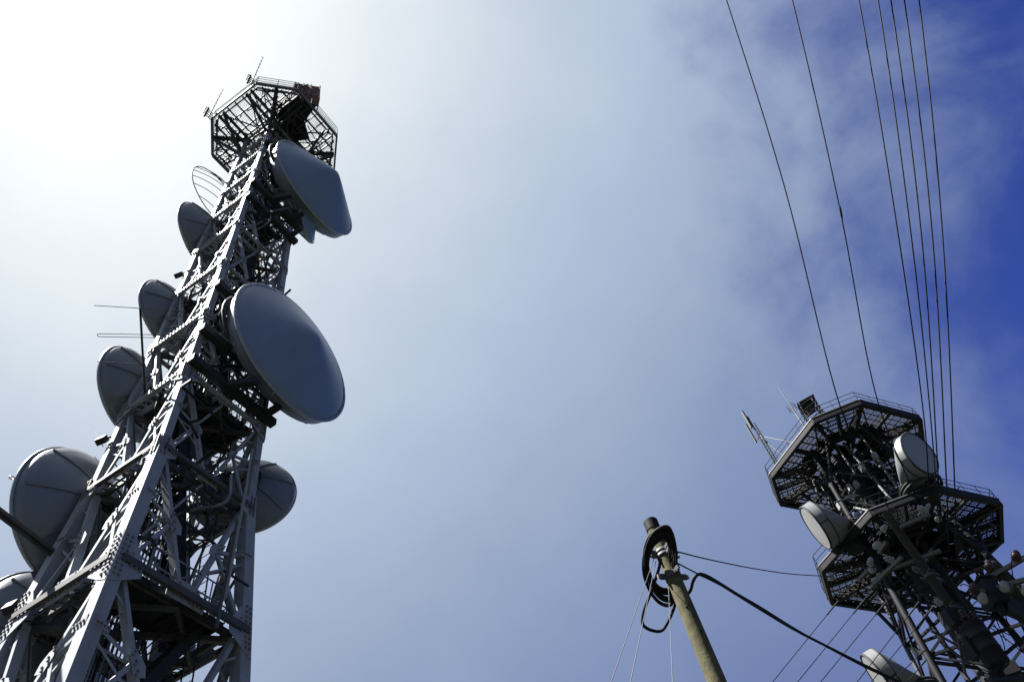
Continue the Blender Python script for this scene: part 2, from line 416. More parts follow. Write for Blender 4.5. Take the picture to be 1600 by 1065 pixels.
# secondary bracing inside the shaft, waveguides bending towards the dishes, junction boxes
for i in range(3, len(LV) - 1):
    z0, z1 = LV[i], LV[i + 1]
    for k in range(4):
        q = MB(); m0 = (corner(k, z0, .25) + corner(k + 1, z0, .25)) / 2; m1 = (corner(k + 1, z1, .25) + corner(k + 2, z1, .25)) / 2
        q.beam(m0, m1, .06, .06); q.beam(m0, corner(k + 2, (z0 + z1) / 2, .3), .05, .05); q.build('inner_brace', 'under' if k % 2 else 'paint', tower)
for k, (z, u, v, tu, tv) in enumerate(((17.5, .2, .2, -.6, 1.6), (20.6, .5, .2, 1.5, .2), (23.6, .3, .3, .2, 1.9), (24.4, -.2, .1, -.5, 1.9), (27.6, .4, -.1, 1.4, -.4), (29.5, .0, .2, 0, 1.7), (33.8, .3, .1, .2, 1.5), (34.4, .3, -.2, 1.2, -.5), (38.3, .1, .1, .1, 1.7), (39.2, -.2, .1, -.4, 1.6), (41.9, .2, -.1, .2, 1.4), (16.4, .6, -.3, 1.0, -1.7), (22.3, .3, -.3, .8, -1.5), (27.3, .3, -.3, .6, -1.4))):
    q = MB(); q.path(open_spline([tl(u, v, z - 3), tl(u, v, z - .6), tl(u + (tu - u) * .35, v + (tv - v) * .35, z), tl(tu, tv, z + .15), tl(tu, tv, z + 1.2)], 7), .045, 8); q.build('waveguide', 'black' if k % 3 else 'conduit', tower)
for k in range(20):
    z = 17 + k * 1.4; c = tl(random.uniform(-.7, .8), random.choice((-.5, .3, .6, .7)), z); q = MB()
    q.beam(c, c + UP * random.uniform(.3, .6), random.uniform(.2, .4), random.uniform(.12, .25), E2); q.build('junction_box', random.choice(('under', 'dark', 'paint')), tower)
for k in range(26):
    z = 15 + k * 1.15; s_ = random.choice((-1, 1)); a_, b_ = ca(z), cb(z); q = MB()
    p = tl(random.uniform(-a_, a_), b_ + .05, z); q.beam(p, p + E2 * random.uniform(.15, .45) + UP * random.uniform(-.3, .3), .07, .07)
    q.beam(p, tl(random.uniform(-a_, a_), b_ - .3, z + random.uniform(-.9, .9)), .06, .06); q.build('bracket', 'dark', tower)
# dish support ring on the right face
for z, r_ in ((24.8, 1.5), (39.8, 1.4)):
    q = MB(); c = tl(.0, cb(z) + .75, z); q.path([c + E1 * (r_ * math.cos(t_)) + UP * (r_ * math.sin(t_)) for t_ in [k * 6.283 / 28 for k in range(28)]], .075, 8, None, True)
    for k in range(6): t_ = k * 1.047; q.tube(c + E1 * (r_ * math.cos(t_)) + UP * (r_ * math.sin(t_)), tl(1.1 * math.cos(t_), cb(z) - .1, z + 1.3 * math.sin(t_)), .05, 6)
    q.build('support_ring', 'dark', tower)

# ---- octagonal top platform
def octa(cx, cy, th, s_, c_, z):
    o = []
    for k in range(4):
        a = th - math.pi / 4 + k * math.pi / 2; n = V((math.cos(a), math.sin(a), 0)); t = V((-n.y, n.x, 0))
        for sg in (-1, 1): o.append(V((cx, cy, z)) + n * s_ + t * sg * (s_ - c_))
    return o
PZ = 45.69
oc = octa(LT.x, LT.y, TH, 3.1817, 1.5407, PZ)
P0 = V((LT.x, LT.y, PZ))
pf = MB()
for i in range(8):
    a, b = oc[i], oc[(i + 1) % 8]; n = ((a + b) / 2 - P0).normalized()
    pf.beam(a + UP * .1, b + UP * .1, .10, .30)
    a2, b2 = P0 + (a - P0) * .93, P0 + (b - P0) * .93
    pf.beam(a2 + UP * .1, b2 + UP * .1, .07, .12)
pf.build('edge_beam', 'under', tower)
pg = MB(); a = ca(PZ); b = cb(PZ); S_ = 3.1
for v in (-b, b):
    for o in (-.17, .17): pg.beam(tl(-S_, v + o, PZ - .06), tl(S_, v + o, PZ - .06), .08, .3)
for u in (-a, a):
    for o in (-.17, .17): pg.beam(tl(u + o, -S_, PZ - .08), tl(u + o, S_, PZ - .08), .08, .3)
for k in range(4):
    su, sv = CORN[k]
    pg.beam(tl(su * a, sv * b, PZ - .02), tl(su * 2.36, sv * 2.36, PZ - .02), .2, .24)
pg.build('platform_girder', 'dark', tower)
pj_ = MB()
for q in (-2.45, -1.75, 1.75, 2.45):
    m1 = 3.0 if abs(q) < 1.7 else 3.1817 + 1.641 - abs(q) - .2
    m1 = min(3.0, m1)
    pj_.beam(tl(q, -m1, PZ + .06), tl(q, m1, PZ + .06), .075, .12); pj_.beam(tl(-m1, q, PZ + .08), tl(m1, q, PZ + .08), .075, .12)
for q in (-.55, 0, .55):
    for sg in (-1, 1):
        pj_.beam(tl(q, sg * b, PZ + .06), tl(q, sg * 3.1, PZ + .06), .06, .1); pj_.beam(tl(sg * a, q, PZ + .08), tl(sg * 3.1, q, PZ + .08), .06, .1)
for su in (-1, 1):
    for sv in (-1, 1):
        pj_.beam(tl(su * a, sv * 3.0, PZ), tl(0, sv * 1.3, PZ), .06, .07); pj_.beam(tl(su * 3.0, sv * b, PZ + .01), tl(su * 1.35, 0, PZ + .01), .06, .07)
        pj_.beam(tl(su * 1.5, sv * 3.0, PZ), tl(su * 2.95, sv * 1.4, PZ), .06, .07)
for su in (-1, 1):
    for sv in (-1, 1):
        for t_ in (.3, .62): pj_.beam(tl(su * (1.2 + 1.9 * t_), sv * .2, PZ + .02), tl(su * (1.2 + 1.2 * t_), sv * 2.6 * (1 - t_ * .3), PZ + .02), .05, .06); pj_.beam(tl(su * .2, sv * (1.1 + 1.9 * t_), PZ + .03), tl(su * 2.6 * (1 - t_ * .3), sv * (1.1 + 1.2 * t_), PZ + .03), .05, .06)
pj_.build('platform_joist', 'under', tower)
hub = MB(); hub.plate([tl(u, v, PZ + .2) for u, v in ((-a, -b), (a * .6, -b), (a, b), (-a, b))], UP, .03); hub.plate([tl(u, v, PZ + .24) for u, v in ((0, 0),)] and [at_z(px, py, PZ + .24) for px, py in ((424, 196), (432, 168), (462, 148), (494, 166), (476, 190), (484, 218), (450, 222))], UP, .03); hub.build('hub_plate', 'dark', tower)
hr = MB()
for i in range(8):
    a_, b_ = oc[i] + UP * .2, oc[(i + 1) % 8] + UP * .2
    for hh in (.4, .75, 1.1): hr.tube(a_ + UP * hh, b_ + UP * hh, .018, 5)
    n_ = max(2, round((b_ - a_).length / 1.1))
    for q in range(n_): c = a_.lerp(b_, q / n_); hr.tube(c, c + UP * 1.1, .02, 5)
hr.build('guard_rail', 'under', tower)
for k in range(4):      # knee braces from the legs to the platform
    su, sv = CORN[k]
    for (u, v), w in (((su * 2.3, sv * 2.3), .14), ((su * 2.9, sv * .9), .12), ((su * .9, sv * 2.9), .12)):
        gr = MB(); gr.beam(corner(k, 43.4, .1), tl(u, v, PZ - .2), w, w); gr.build('knee_brace', 'dark', tower)

def mesh_floor(mb, poly, z, step, w, ex, ey):
    for e, f in ((ex, ey), (ey, ex)):
        ds = [p.dot(f) for p in poly]; x = min(ds) + step * .6
        while x < max(ds) - .05:
            c = []
            for i in range(len(poly)):
                p, q = poly[i], poly[(i + 1) % len(poly)]; a_, b_ = p.dot(f) - x, q.dot(f) - x
                if a_ * b_ < 0: t = a_ / (a_ - b_); c.append((p.lerp(q, t)).dot(e))
            if len(c) == 2:
                o = f * x + V((0, 0, z)); mb.beam(o + e * min(c), o + e * max(c), w, .012); z += 0
            x += step
        z += .013
for k in range(4):
    su, sv = CORN[k]; q = MB()
    for u, v in ((1.8, 2.8), (2.8, 1.8), (2.25, 2.25), (1.2, 3.0), (3.0, 1.2)): q.beam(corner(k, 44.2, .05), tl(su * u, sv * v, PZ), .05, .05)
    for u, v in ((1.8, 2.8), (2.8, 1.8)): q.beam(tl(su * ca(44.6), 0, 44.6), tl(su * u, sv * v, PZ), .045, .045); q.beam(tl(0, sv * cb(44.6), 44.6), tl(su * u, sv * v, PZ), .045, .045)
    q.build('crown_tie', 'under', tower)
mf_ = MB(); mesh_floor(mf_, [V((p.x, p.y, 0)) for p in oc], PZ + .28, .11, .013, E1, E2); mf_.build('mesh_floor', 'under', tower)
# ------------------------------------------------------------------ dishes of the left tower
def frame_of(a):
    x = a.cross(UP).normalized(); return x, x.cross(a).normalized()
def dish(name, label, C, az, R_, el=0.0, radome=0.0, depth=.36, ribs=8, mount_to=(), back='dish', front='radome', rot=0.2, skirt=.12, group=None, hooks=(.3,)):
    a = dirv(az, el); x, y = frame_of(a); C = V(C)
    root = thing(name, C, label, 'dish antenna', group)
    dp = depth * R_
    prof = [(R_, -.0)]
    prof += [(R_ * .985, -skirt * R_ * .5), (R_ * .97, -skirt * R_)]
    base = skirt * R_
    for q in range(1, 15):
        r = 1 - q / 14; prof.append((R_ * .96 * r, -base - dp * (1 - r * r)))
    mb = MB(); mb.lathe(C, a, prof, 64)
    mb.lathe(C - a * .03, a, [(R_ * .97, 0), (R_ * .6, -.45 * dp), (0, -.9 * dp)], 48)
    mb.build('reflector', back, root)
    rm = MB(); rm.lathe(C, a, [(R_ * 1.0, -.05), (R_ * 1.02, -.05), (R_ * 1.025, .0), (R_ * 1.02, .045), (R_ * .985, .045)], 72); 
    for hk in hooks:
        p = C + (x * math.cos(hk * 6.283) + y * math.sin(hk * 6.283)) * R_ * 1.03
        o = (x * math.cos(hk * 6.283) + y * math.sin(hk * 6.283))
        rm.path([p + o * (.07 + .07 * math.cos(t_)) + a * (.06 * math.sin(t_)) for t_ in [k * .785 for k in range(8)]], .016, 5, None, True)
    for q in range(36):
        t_ = q / 36 * 6.283; p = C + (x * math.cos(t_) + y * math.sin(t_)) * R_ * 1.0 + a * .045; rm.bolt(p, a, .018, .02)
    rm.build('rim', 'rim', root)
    if radome > 0:
        pr = []; H = radome * R_
        for q in range(0, 25):
            r = 1 - q / 24
            h = H * (1 - math.sqrt(r * r + .005) ) / (1 - math.sqrt(.005)) * (1.0)
            e = max(0, (r - .9) / .1); h += .025 * R_ * (1 - e * e) * (1 if r < 1 else 1) * (r > 0)
            pr.append((R_ * .985 * r, .02 + max(0, h if r < 1 else 0)))
        # keep the apex finite and smooth
        pr[-1] = (0, pr[-2][1] + .002)
        MB().lathe(C, a, pr, 72).build('radome', front, root)
    else:
        MB().lathe(C, a, [(R_ * .985, .02), (R_ * .5, .05), (0, .06)], 64).build('radome', front, root)
    for q in range(ribs):
        t_ = rot + q / ribs * 6.283; o = x * math.cos(t_) + y * math.sin(t_); rb = MB()
        pts = [C + o * (R_ * .965 * r) - a * (base + dp * (1 - r * r) + .012) for r in (1, .8, .6, .4, .2)]
        for i in range(4): rb.beam(pts[i], pts[i + 1], .06, .055, a)
        rb.build('rib', 'shroud', root)
    vb = C - a * (base + dp)
    mf = MB(); ringr = R_ * .36
    mf.path([C - a * (base + dp * .87 + .06) + (x * math.cos(t_) + y * math.sin(t_)) * ringr for t_ in [k * 6.283 / 24 for k in range(24)]], .05, 6, None, True)
    mf.tube(vb, vb - a * .45, .16, 12)
    mf.build('hub_ring', 'tubegrey', root)
    for p in mount_to: MB().tube(C - a * (base + dp * .87) + (V(p) - C).cross(a).cross(a).normalized() * (-ringr), p, .055, 8).build('mount_strut', 'dark', root)
    return root
def face_pts(k1, k2, zs): return [corner(k, z, .1) for z in zs for k in (k1, k2)]
big = 'big drum dishes on the right face'
dish('radome_dish', 'big dark domed dish halfway up the pale lattice tower, its cover facing right', (-7.738, 15.263, 24.807), -21.2, 2.80, 0, .37, .30, 8, face_pts(1, 2, (22.0, 26.7)), hooks=(.78,), skirt=.16)
dish('radome_dish', 'big dark pointed dish just under the top platform of the pale lattice tower', (-8.024, 15.613, 39.797), -21.5, 2.80, 0, .48, .34, 8, face_pts(1, 2, (36.3, 41.6)), hooks=(.78,), skirt=.2)
lg = 'dishes seen from behind on the left side of the pale tower'
dish('microwave_dish', 'dark dish with pale cone cover, topmost solid dish left of the pale tower', (-12.868, 14.862, 35.118), 172.3, 1.80, 0, .42, .40, 6, face_pts(0, 3, (34.6, 36.5)), front='radpale', group=lg, rot=.5)
dish('microwave_dish', 'grey ribbed dish behind the thin three element aerial, back side showing', (-12.931, 14.818, 28.505), 166.9, 1.62, 0, 0, .38, 8, face_pts(0, 3, (27.9, 29.6)), group=lg)
dish('microwave_dish', 'grey ribbed dish just below the thin three element aerial left of tower', (-13.082, 14.66, 23.641), 173.7, 1.70, 0, 0, .38, 8, face_pts(0, 3, (22.8, 24.5)), group=lg, hooks=(.27,))
dish('microwave_dish', 'largest grey back-side dish at lower left, crossed by a slanting dark strut', (-13.665, 15.091, 18.544), 169.4, 2.22, 0, 0, .40, 8, face_pts(0, 3, (17.4, 19.5)), group=lg, hooks=(.26, .52))
dish('microwave_dish', 'lowest grey dish in the bottom left corner, half hidden by the tower leg', (-13.567, 15.626, 14.524), 165.3, 2.10, 0, 0, .40, 8, face_pts(0, 3, (13.6, 15.5)), group=lg, hooks=(.25,))
dish('microwave_dish', 'dark green-grey dish peeking out behind the right leg of the pale tower', (-9.786, 17.539, 20.44), 106.3, 1.60, 0, 0, .42, 8, face_pts(2, 3, (19.6, 21.2)), hooks=(.3,))
dish('microwave_dish', 'small dark dish tucked below the pointed top dish of the pale tower', at_y(480, 349, 16.3), 2, 1.0, 0, .42, .4, 6, face_pts(2, 1, (33.6, 35.0)))
# open grid dish
C = V((-12.794, 14.715, 39.267)); a = dirv(163.9); x, y = frame_of(a); R_ = 1.78
gd = thing('grid_dish', C, 'see-through wire grid dish high on the left of the pale tower', 'dish antenna')
w = MB(); w.path([C + (x * math.cos(t_) + y * math.sin(t_)) * R_ for t_ in [k * 6.283 / 48 for k in range(48)]], .025, 6, None, True); w.build('rim', 'dark', gd)
for q in range(-3, 4):
    v_ = q / 3.6 * R_; hw = math.sqrt(R_ * R_ - v_ * v_)
    rr = MB(); rr.path([C + y * v_ + x * (hw * t_) - a * (.7 * (1 - (v_ * v_ + hw * hw * t_ * t_) / R_ ** 2)) for t_ in [k / 8 - 1 for k in range(17)]], .018, 5); rr.build('grid_rib', 'dark', gd)
rr = MB(); rr.path([C + y * (R_ * t_) - a * (.7 * (1 - t_ * t_)) for t_ in [k / 8 - 1 for k in range(17)]], .03, 5)
for p in (corner(0, 38.6, .1), corner(3, 38.6, .1), corner(0, 40.2, .1)): rr.tube(C - a * .72, p, .04, 6)
rr.build('spine', 'dark', gd)

# ------------------------------------------------------------------ smaller things on the left tower
zb = 22.25                                        # three element aerial on a boom level with the second landing
b0, b1 = at_z(227, 625, zb), at_z(219, 482, zb)
ya = thing('yagi_antenna', b0, 'thin three element aerial on a level boom, left of the pale tower', 'aerial')
q = MB(); q.tube(b0, b1, .035, 8); q.tube(b0, corner(0, zb, .2), .03, 8); q.build('boom', 'dark', ya)
for (p, r_), nm in ((((147, 477), (290, 486)), 'director'), (((152, 565), (272, 571)), 'reflector_rod')):
    q = MB(); q.tube(at_z(*p, zb + .05), at_z(*r_, zb + .05), .012, 6); q.build(nm, 'dark', ya)
l0, l1 = at_z(155, 523.5, zb + .05), at_z(298, 526, zb + .05); dd = (b1 - b0).normalized() * .055
q = MB(); arc = [l0 + dd * math.cos(t_) + (l0 - l1).normalized() * .055 * math.sin(t_) for t_ in [k * math.pi / 6 for k in range(7)]]
arc2 = [l1 - dd * math.cos(t_) + (l1 - l0).normalized() * .055 * math.sin(t_) for t_ in [k * math.pi / 6 for k in range(7)]]
q.path(arc + arc2, .012, 6, None, True); q.build('folded_dipole', 'dark', ya)

def whip(label, base, top, r=.03, cross=6, side=None, plates=True):
    t = thing('whip_antenna', base, label, 'aerial', 'whip aerials on the pale tower')
    base, top = V(base), V(top); q = MB(); q.tube(base, top, r, 8, r * .6); q.build('mast', 'tubegrey', t)
    d = (top - base); sd = V(side).normalized()
    q = MB()
    for k in range(cross):
        p = base + d * (.36 + .6 * k / max(1, cross - 1)); q.tube(p - sd * .08, p + sd * .08, .015, 5)
    q.build('element', 'dark', t)
    if plates:
        q = MB(); q.tube(base + sd * .22 - UP * .3, base + sd * .22 + UP * 1.0, .06, 10)
        for k in range(4): q.tube(base + UP * (.0 + .28 * k) - sd * .28, base + UP * (.0 + .28 * k) + sd * .38, .03, 6)
        q.build('clamp_bracket', 'dark', t)
    return t
v0, v1 = oc[0] + UP * .1, oc[1] + UP * .1
cand = min(oc, key=lambda p: (p - at_z(334, 191, PZ)).length)
cand2 = min(oc, key=lambda p: (p - at_z(401, 132, PZ)).length)
h = cand + (cand - P0).normalized() * .18
whip('whip aerial on the left corner of the pale tower top platform', h, h + UP * 5.0, .04, 6, E1)
h = cand2 + (cand - cand2).normalized() * .3 + (cand2 - P0).normalized() * .15
whip('tallest whip aerial, at the upper left corner of the pale tower platform', h, h + UP * 5.4, .04, 6, E1)
h = corner(2, 13.5, 0) + E1 * 1.35 + E2 * .22
whip('dark pole aerial with clamps beside the right leg of the pale tower', h, h + UP * 3.4, .05, 3, E1, False)
q = MB()
for k in range(2):
    q = MB(); q.beam(h + UP * (.3 + 1.3 * k) - E1 * .75, h + UP * (.3 + 1.3 * k) + E1 * .12, .05, .05); q.build('clamp_bracket', 'dark', bpy.data.objects[[o.name for o in bpy.data.objects if o.name.startswith('whip_antenna')][-1]])
for k, (o1, o2, l) in enumerate(((.10, .0, 5.4), (.2, .04, 4.0))):
    q = MB(); s_ = h + E2 * o1 + E1 * o2 + UP * .7; q.tube(s_, s_ + UP * l, .022, 8)
    tag(q.build('conduit_pipe', 'porcelain', origin=s_), ['long thin white pipe clipped beside the dark pole aerial', 'shorter thin white pipe clipped beside the dark pole aerial'][k], 'pipe', 'white pipes by the right leg')
h = corner(0, 20.2, 0) + E1 * .02 - E2 * .1
q = MB(); q.tube(h, at_y(149, 674, h.y + .2), .012, 5); tag(q.build('thin_rod', 'dark', origin=h), 'thin bare rod poking out from the left leg above the largest dish', 'rod')
def flood(label, base, dr):
    base = V(base); dr = V(dr).normalized(); t = thing('floodlight', base, label, 'floodlight', 'floodlights on the left leg')
    q = MB(); q.tube(base, base + dr * .2, .03, 6); q.build('arm', 'dark', t)
    c = base + dr * .28; q = MB(); q.beam(c - dr * .12, c + dr * .16, .28, .2, E1 + UP * .4); q.build('lamp_body', 'dark', t)
    q = MB(); q.beam(c + dr * .165, c + dr * .18, .22, .15, E1 + UP * .4); q.build('lens', 'conduit', t)
flood('floodlight box on the left leg, upper of three, below a grey dish', corner(0, 30.6, .02), -E2 + E1 * .3 - UP * .1)
flood('floodlight box on the left leg, middle one, above the largest dish', corner(0, 20.6, .02), -E2 + E1 * .3 - UP * .1)
flood('floodlight box on the left leg, lowest one, over the bottom left dish', corner(0, 14.6, .02), -E2 + E1 * .3 - UP * .1)
# slanting strut that leaves the frame at the left
zz = 16.1; s0 = corner(0, zz, .1); s1 = at_z(-60, 752, zz)
q = MB(); q.channel(s1, s0, .2, .1, .02, UP); q.beam(s1 - UP * .12, s0 - UP * .12, .04, .1); 
tag(q.build('cable_bridge', 'under', origin=s0), 'dark straight steel strut reaching from the left frame edge to the tower leg', 'beam')
# rust red louvred panel on the platform
cp = at_d(482, 148, 45.0); cp = CAM + ray(479, 141) * ((P0 - CAM).length + 1.2)
e = (oc[(oc.index(cand2) + 1) % 8] - cand2)
e2_ = [p for p in oc if (p - at_z(464, 141, PZ)).length < .8]
e = (e2_[0] - cand2).normalized() if e2_ else E1
nrm = e.cross(UP).normalized()
if nrm.dot(cp - P0) < 0: nrm = -nrm
pn = thing('louvre_panel', cp, 'rusty red louvred box standing on the top platform of the pale tower', 'panel')
hw, hh, dpt = .72, .85, .55
for k in range(9):
    z = -hh + 2 * hh * k / 8
    q = MB(); q.beam(cp - e * hw + UP * z, cp + e * hw + UP * z, .05, .06); q.beam(cp - e * hw + UP * z - nrm * dpt, cp + e * hw + UP * z - nrm * dpt, .05, .07); q.beam(cp + e * hw + UP * z, cp + e * hw + UP * z - nrm * dpt, .05, .07); q.build('slat', 'rust', pn)
q = MB()
for sx in (-1, -.3, .3, 1):
    for o in (0.07, -dpt - .06): q.beam(cp + e * hw * sx - UP * (hh + .5) + nrm * o, cp + e * hw * sx + UP * (hh + .05) + nrm * o, .06, .06)
for o in (0.07, -dpt - .06): q.beam(cp - e * hw + nrm * (o + .04) - UP * hh, cp + nrm * (o + .04) + UP * hh * .9, .04, .04); q.beam(cp + nrm * (o + .04) + UP * hh * .9, cp + e * hw + nrm * (o + .04) - UP * hh, .04, .04)
q.beam(cp - e * hw * 1.0 - UP * hh, P0 + UP * .25, .08, .08); q.beam(cp + e * hw * .5 - UP * hh - nrm * dpt, cp - nrm * 1.8 - UP * (hh + .6), .08, .08)
q.build('frame', 'under', pn)

# ------------------------------------------------------------------ right tower with two octagonal platforms
RT = V((14.502, 30.0, 0)); RTH = -0.9978
Z1, Z2 = 26.025, 20.42
tow = thing('platform_tower', RT, 'dark steel tower at lower right with two wide octagonal mesh platforms', 'tower')
def rp(r, deg, z): return V((RT.x + r * math.cos(RTH + R(deg)), RT.y + r * math.sin(RTH + R(deg)), z))
def rr_(z): return 2.1 + .068 * (26 - z) if z > 20 else 2.508 + .11 * (20 - z)
RLV = [0.1, 3.5, 6.8, 9.9, 12.8, 15.4, 17.9, 20.3, 23.2, 26.0]
for k in range(4):
    mb = MB(); mb.path([rp(rr_(z), 90 * k, z) for z in (0.05, 20.0, 26.3)], .16 if k != 2 else .11, 12, .11 if k != 2 else .08); mb.build('leg', 'tubegrey' if k == 2 else 'octs', tow)
    f = MB(); f.beam(rp(rr_(0), 90 * k, -.3), rp(rr_(0), 90 * k, .15), 1, 1, dirv(math.degrees(RTH))); f.build('footing', 'concrete', tow)
for i, z in enumerate(RLV[:-1]):
    z2 = RLV[i + 1]
    for k in range(4):
        a0, b0, a1, b1 = rp(rr_(z), 90 * k, z), rp(rr_(z), 90 * k + 90, z), rp(rr_(z2), 90 * k, z2), rp(rr_(z2), 90 * k + 90, z2)
        q = MB(); q.beam(a0, b0, .10, .10); q.build('girder', 'octs', tow)
        n = (a0 + b0) / 2 - V((RT.x, RT.y, z)); n.normalize()
        q = MB(); q.beam(a0 + n * .04, b1 + n * .04, .08, .08, n); q.beam(b0 - n * .05, a1 - n * .05, .08, .08, n)
        md = (a0 + b0 + a1 + b1) / 4; q.plate([md + (b0 - a0).normalized() * x_ + UP * y_ for x_, y_ in ((-.25, -.2), (.25, -.2), (.25, .2), (-.25, .2))], n, .2)
        q.build('cross_brace', 'octs', tow)
    q = MB(); q.beam(rp(rr_(z), 0, z - .1), rp(rr_(z), 180, z - .1), .1, .1); q.beam(rp(rr_(z), 90, z - .22), rp(rr_(z), 270, z - .22), .1, .1); q.build('plan_brace', 'octs', tow)
for dx, dy, r in ((-.35, -.2, .36), (.45, .15, .30), (.0, .75, .26), (.3, -.75, .12), (-.85, .4, .1)):
    q = MB(); q.tube((RT.x + dx, RT.y + dy, 0), (RT.x + dx, RT.y + dy, 25.9), r, 14)
    z = 1.5
    while z < 25: q.lathe((RT.x + dx, RT.y + dy, z), (0, 0, 1), [(r, -.05), (r + .03, -.05), (r + .03, .05), (r, .05)], 14); z += 2.1
    q.build('waveguide_riser', 'dark', tow)

def platform(z, s_, c_, zz):
    oc = octa(RT.x, RT.y, RTH, s_, c_, z); c0 = V((RT.x, RT.y, z))
    root = bpy.data.objects.new('platform_deck', None); COL.objects.link(root); root.parent = tow; root.location = (0, 0, z); root['_o'] = (RT.x, RT.y, z)
    q3 = MB(); q2 = MB()
    for i in range(8):
        a, b = oc[i], oc[(i + 1) % 8]; n = ((a + b) / 2 - c0).normalized()
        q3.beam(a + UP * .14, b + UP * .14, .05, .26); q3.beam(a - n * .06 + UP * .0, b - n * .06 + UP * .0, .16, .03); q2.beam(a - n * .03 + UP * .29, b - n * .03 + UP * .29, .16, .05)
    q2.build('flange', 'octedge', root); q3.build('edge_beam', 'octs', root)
    inn = [c0 + (p - c0) * .52 for p in oc]
    br = MB()
    for i in range(8):
        a, b, ia, ib = oc[i], oc[(i + 1) % 8], inn[i], inn[(i + 1) % 8]
        br.beam(a + UP * .12, ia + UP * .12, .18, .30); br.beam(ia + UP * .13, ib + UP * .13, .22, .32)
        m0, m1 = (a + b) / 2, (ia + ib) / 2
        br.beam(m0 + UP * .13, m1 + UP * .13, .14, .24)
        br.beam(a + UP * .05, m1 + UP * .05, .06, .08); br.beam(b + UP * .05, m1 + UP * .05, .06, .08)
        br.beam(ia + UP * .12, c0 + UP * .12, .16, .26)
        k3 = rp(rr_(z - 2.2), 45 * i + (0 if i % 2 == 0 else 0), z - 2.2)
    br.build('deck_beam', 'octs', root)
    gm = MB()
    for i in range(8):
        a, b, ia, ib = oc[i], oc[(i + 1) % 8], inn[i], inn[(i + 1) % 8]
        for t_ in (.16, .32, .48, .64, .80, .92): gm.beam(a.lerp(ia, t_) + UP * .2, b.lerp(ib, t_) + UP * .2, .035, .05)
        n_ = int((b - a).length / .42)
        tdir = (b - a).normalized(); nn = (c0 - (a + b) / 2).normalized(); wdt = (m1 - m0).length if False else ((ia + ib) / 2 - (a + b) / 2).length
        for k in range(-6, n_ + 7):
            o = (b - a).length / 2; x_ = (k + .5) * .42
            # clip to trapezoid
            x_rel = x_ - o; hl0, hl1 = o, (ib - ia).length / 2
            if abs(x_rel) < hl1 : t1 = wdt
            elif abs(x_rel) < hl0: t1 = wdt * (hl0 - abs(x_rel)) / (hl0 - hl1)
            else: continue
            p = (a + b) / 2 + tdir * x_rel
            gm.beam(p + UP * .2, p + nn * t1 + UP * .2, .035, .05)
    gm.build('grating', 'octs', root)
    fl = MB()
    stp = .3; n_ = int(s_ * .6 / stp) + 1
    ex = V((math.cos(RTH), math.sin(RTH), 0)); ey = V((-ex.y, ex.x, 0))
    for i in range(-n_, n_ + 1):
        for j in range(-n_, n_ + 1):
            c = c0 + ex * (i * stp) + ey * (j * stp)
            if (c - c0).length > s_ * .6 or random.random() < zz: continue
            fl.plate([c + ex * sx * stp * .49 + ey * sy * stp * .49 + UP * .33 for sx, sy in ((-1, -1), (1, -1), (1, 1), (-1, 1))], UP, .02)
    fl.build('floor_plate', 'octs', root)
    mm = MB(); mesh_floor(mm, [V((p.x, p.y, 0)) for p in oc], z + .285, .085, .024, ex, ey); mm.build('mesh_floor', 'octs', root)
    h = MB()
    for i in range(8):
        a, b = oc[i] + UP * .3, oc[(i + 1) % 8] + UP * .3
        for hh in (.28, .55): h.tube(a + UP * hh, b + UP * hh, .016, 5)
        n_ = max(2, round((b - a).length / 1.0))
        for k in range(n_): c = a.lerp(b, k / n_); h.tube(c, c + UP * .55, .015, 5)
    h.build('guard_rail', 'octs', root)
    for i in range(8):
        p = inn[i] + (oc[i] - inn[i]) * .35; ang = min((0, 90, 180, 270), key=lambda d_: (rp(2, d_, z) - p).length)
        kb = MB(); kb.beam(rp(rr_(z - 2.0), ang, z - 2.0), p, .12, .12); kb.build('knee_brace', 'octs', root)
    return oc
oc1 = platform(Z1, 3.7131, 2.5958, .16); oc2 = platform(Z2, 3.859, 2.506, .10)
# pale pipes and clutter between and under the platforms
def tube_part(p0, p1, r, m='tubegrey', nm='pipe'):
    q = MB(); q.tube(p0, p1, r, 8); q.build(nm, m, tow)
for (p0, zz0), (p1, zz1), r in ((((1318, 692), 25.9), ((1394, 782), 22.2), .07), (((1345, 680), 25.9), ((1402, 762), 22.6), .06), (((1308, 698), 25.9), ((1338, 742), 24.2), .05),
                                (((1270, 750), 25.9), ((1284, 786), 24.0), .05), (((1277, 748), 25.9), ((1296, 780), 24.4), .035), (((1349, 753), 24.4), ((1312, 796), 22.8), .045),
                                (((1335, 793), 22.5), ((1364, 799), 22.4), .07), (((1304, 736), 25.4), ((1366, 745), 24.8), .06), (((1372, 755), 24.5), ((1375, 795), 21.5), .04)):
    dsum = at_z(*p0, zz0); d1 = ray(*p1); tt = (dsum - CAM).length
    q1 = CAM + d1 * (tt * .985 - (zz0 - zz1) * .55)
    tube_part(dsum, q1, r)
for k in range(26):
    an = random.uniform(0, 360); r = random.uniform(.4, 2.4); z = random.choice((21.0, 21.6, 22.6, 23.5, 24.3, 25.0)) + random.uniform(-.2, .3)
    c = rp(r, an, z); sz = [random.uniform(.12, .42) for _ in range(3)]
    q = MB(); q.beam(c - UP * sz[2], c + UP * sz[2], sz[0], sz[1], dirv(math.degrees(RTH))); q.build('equipment_box', random.choice(('octs', 'can', 'dark', 'shroud')), tow)
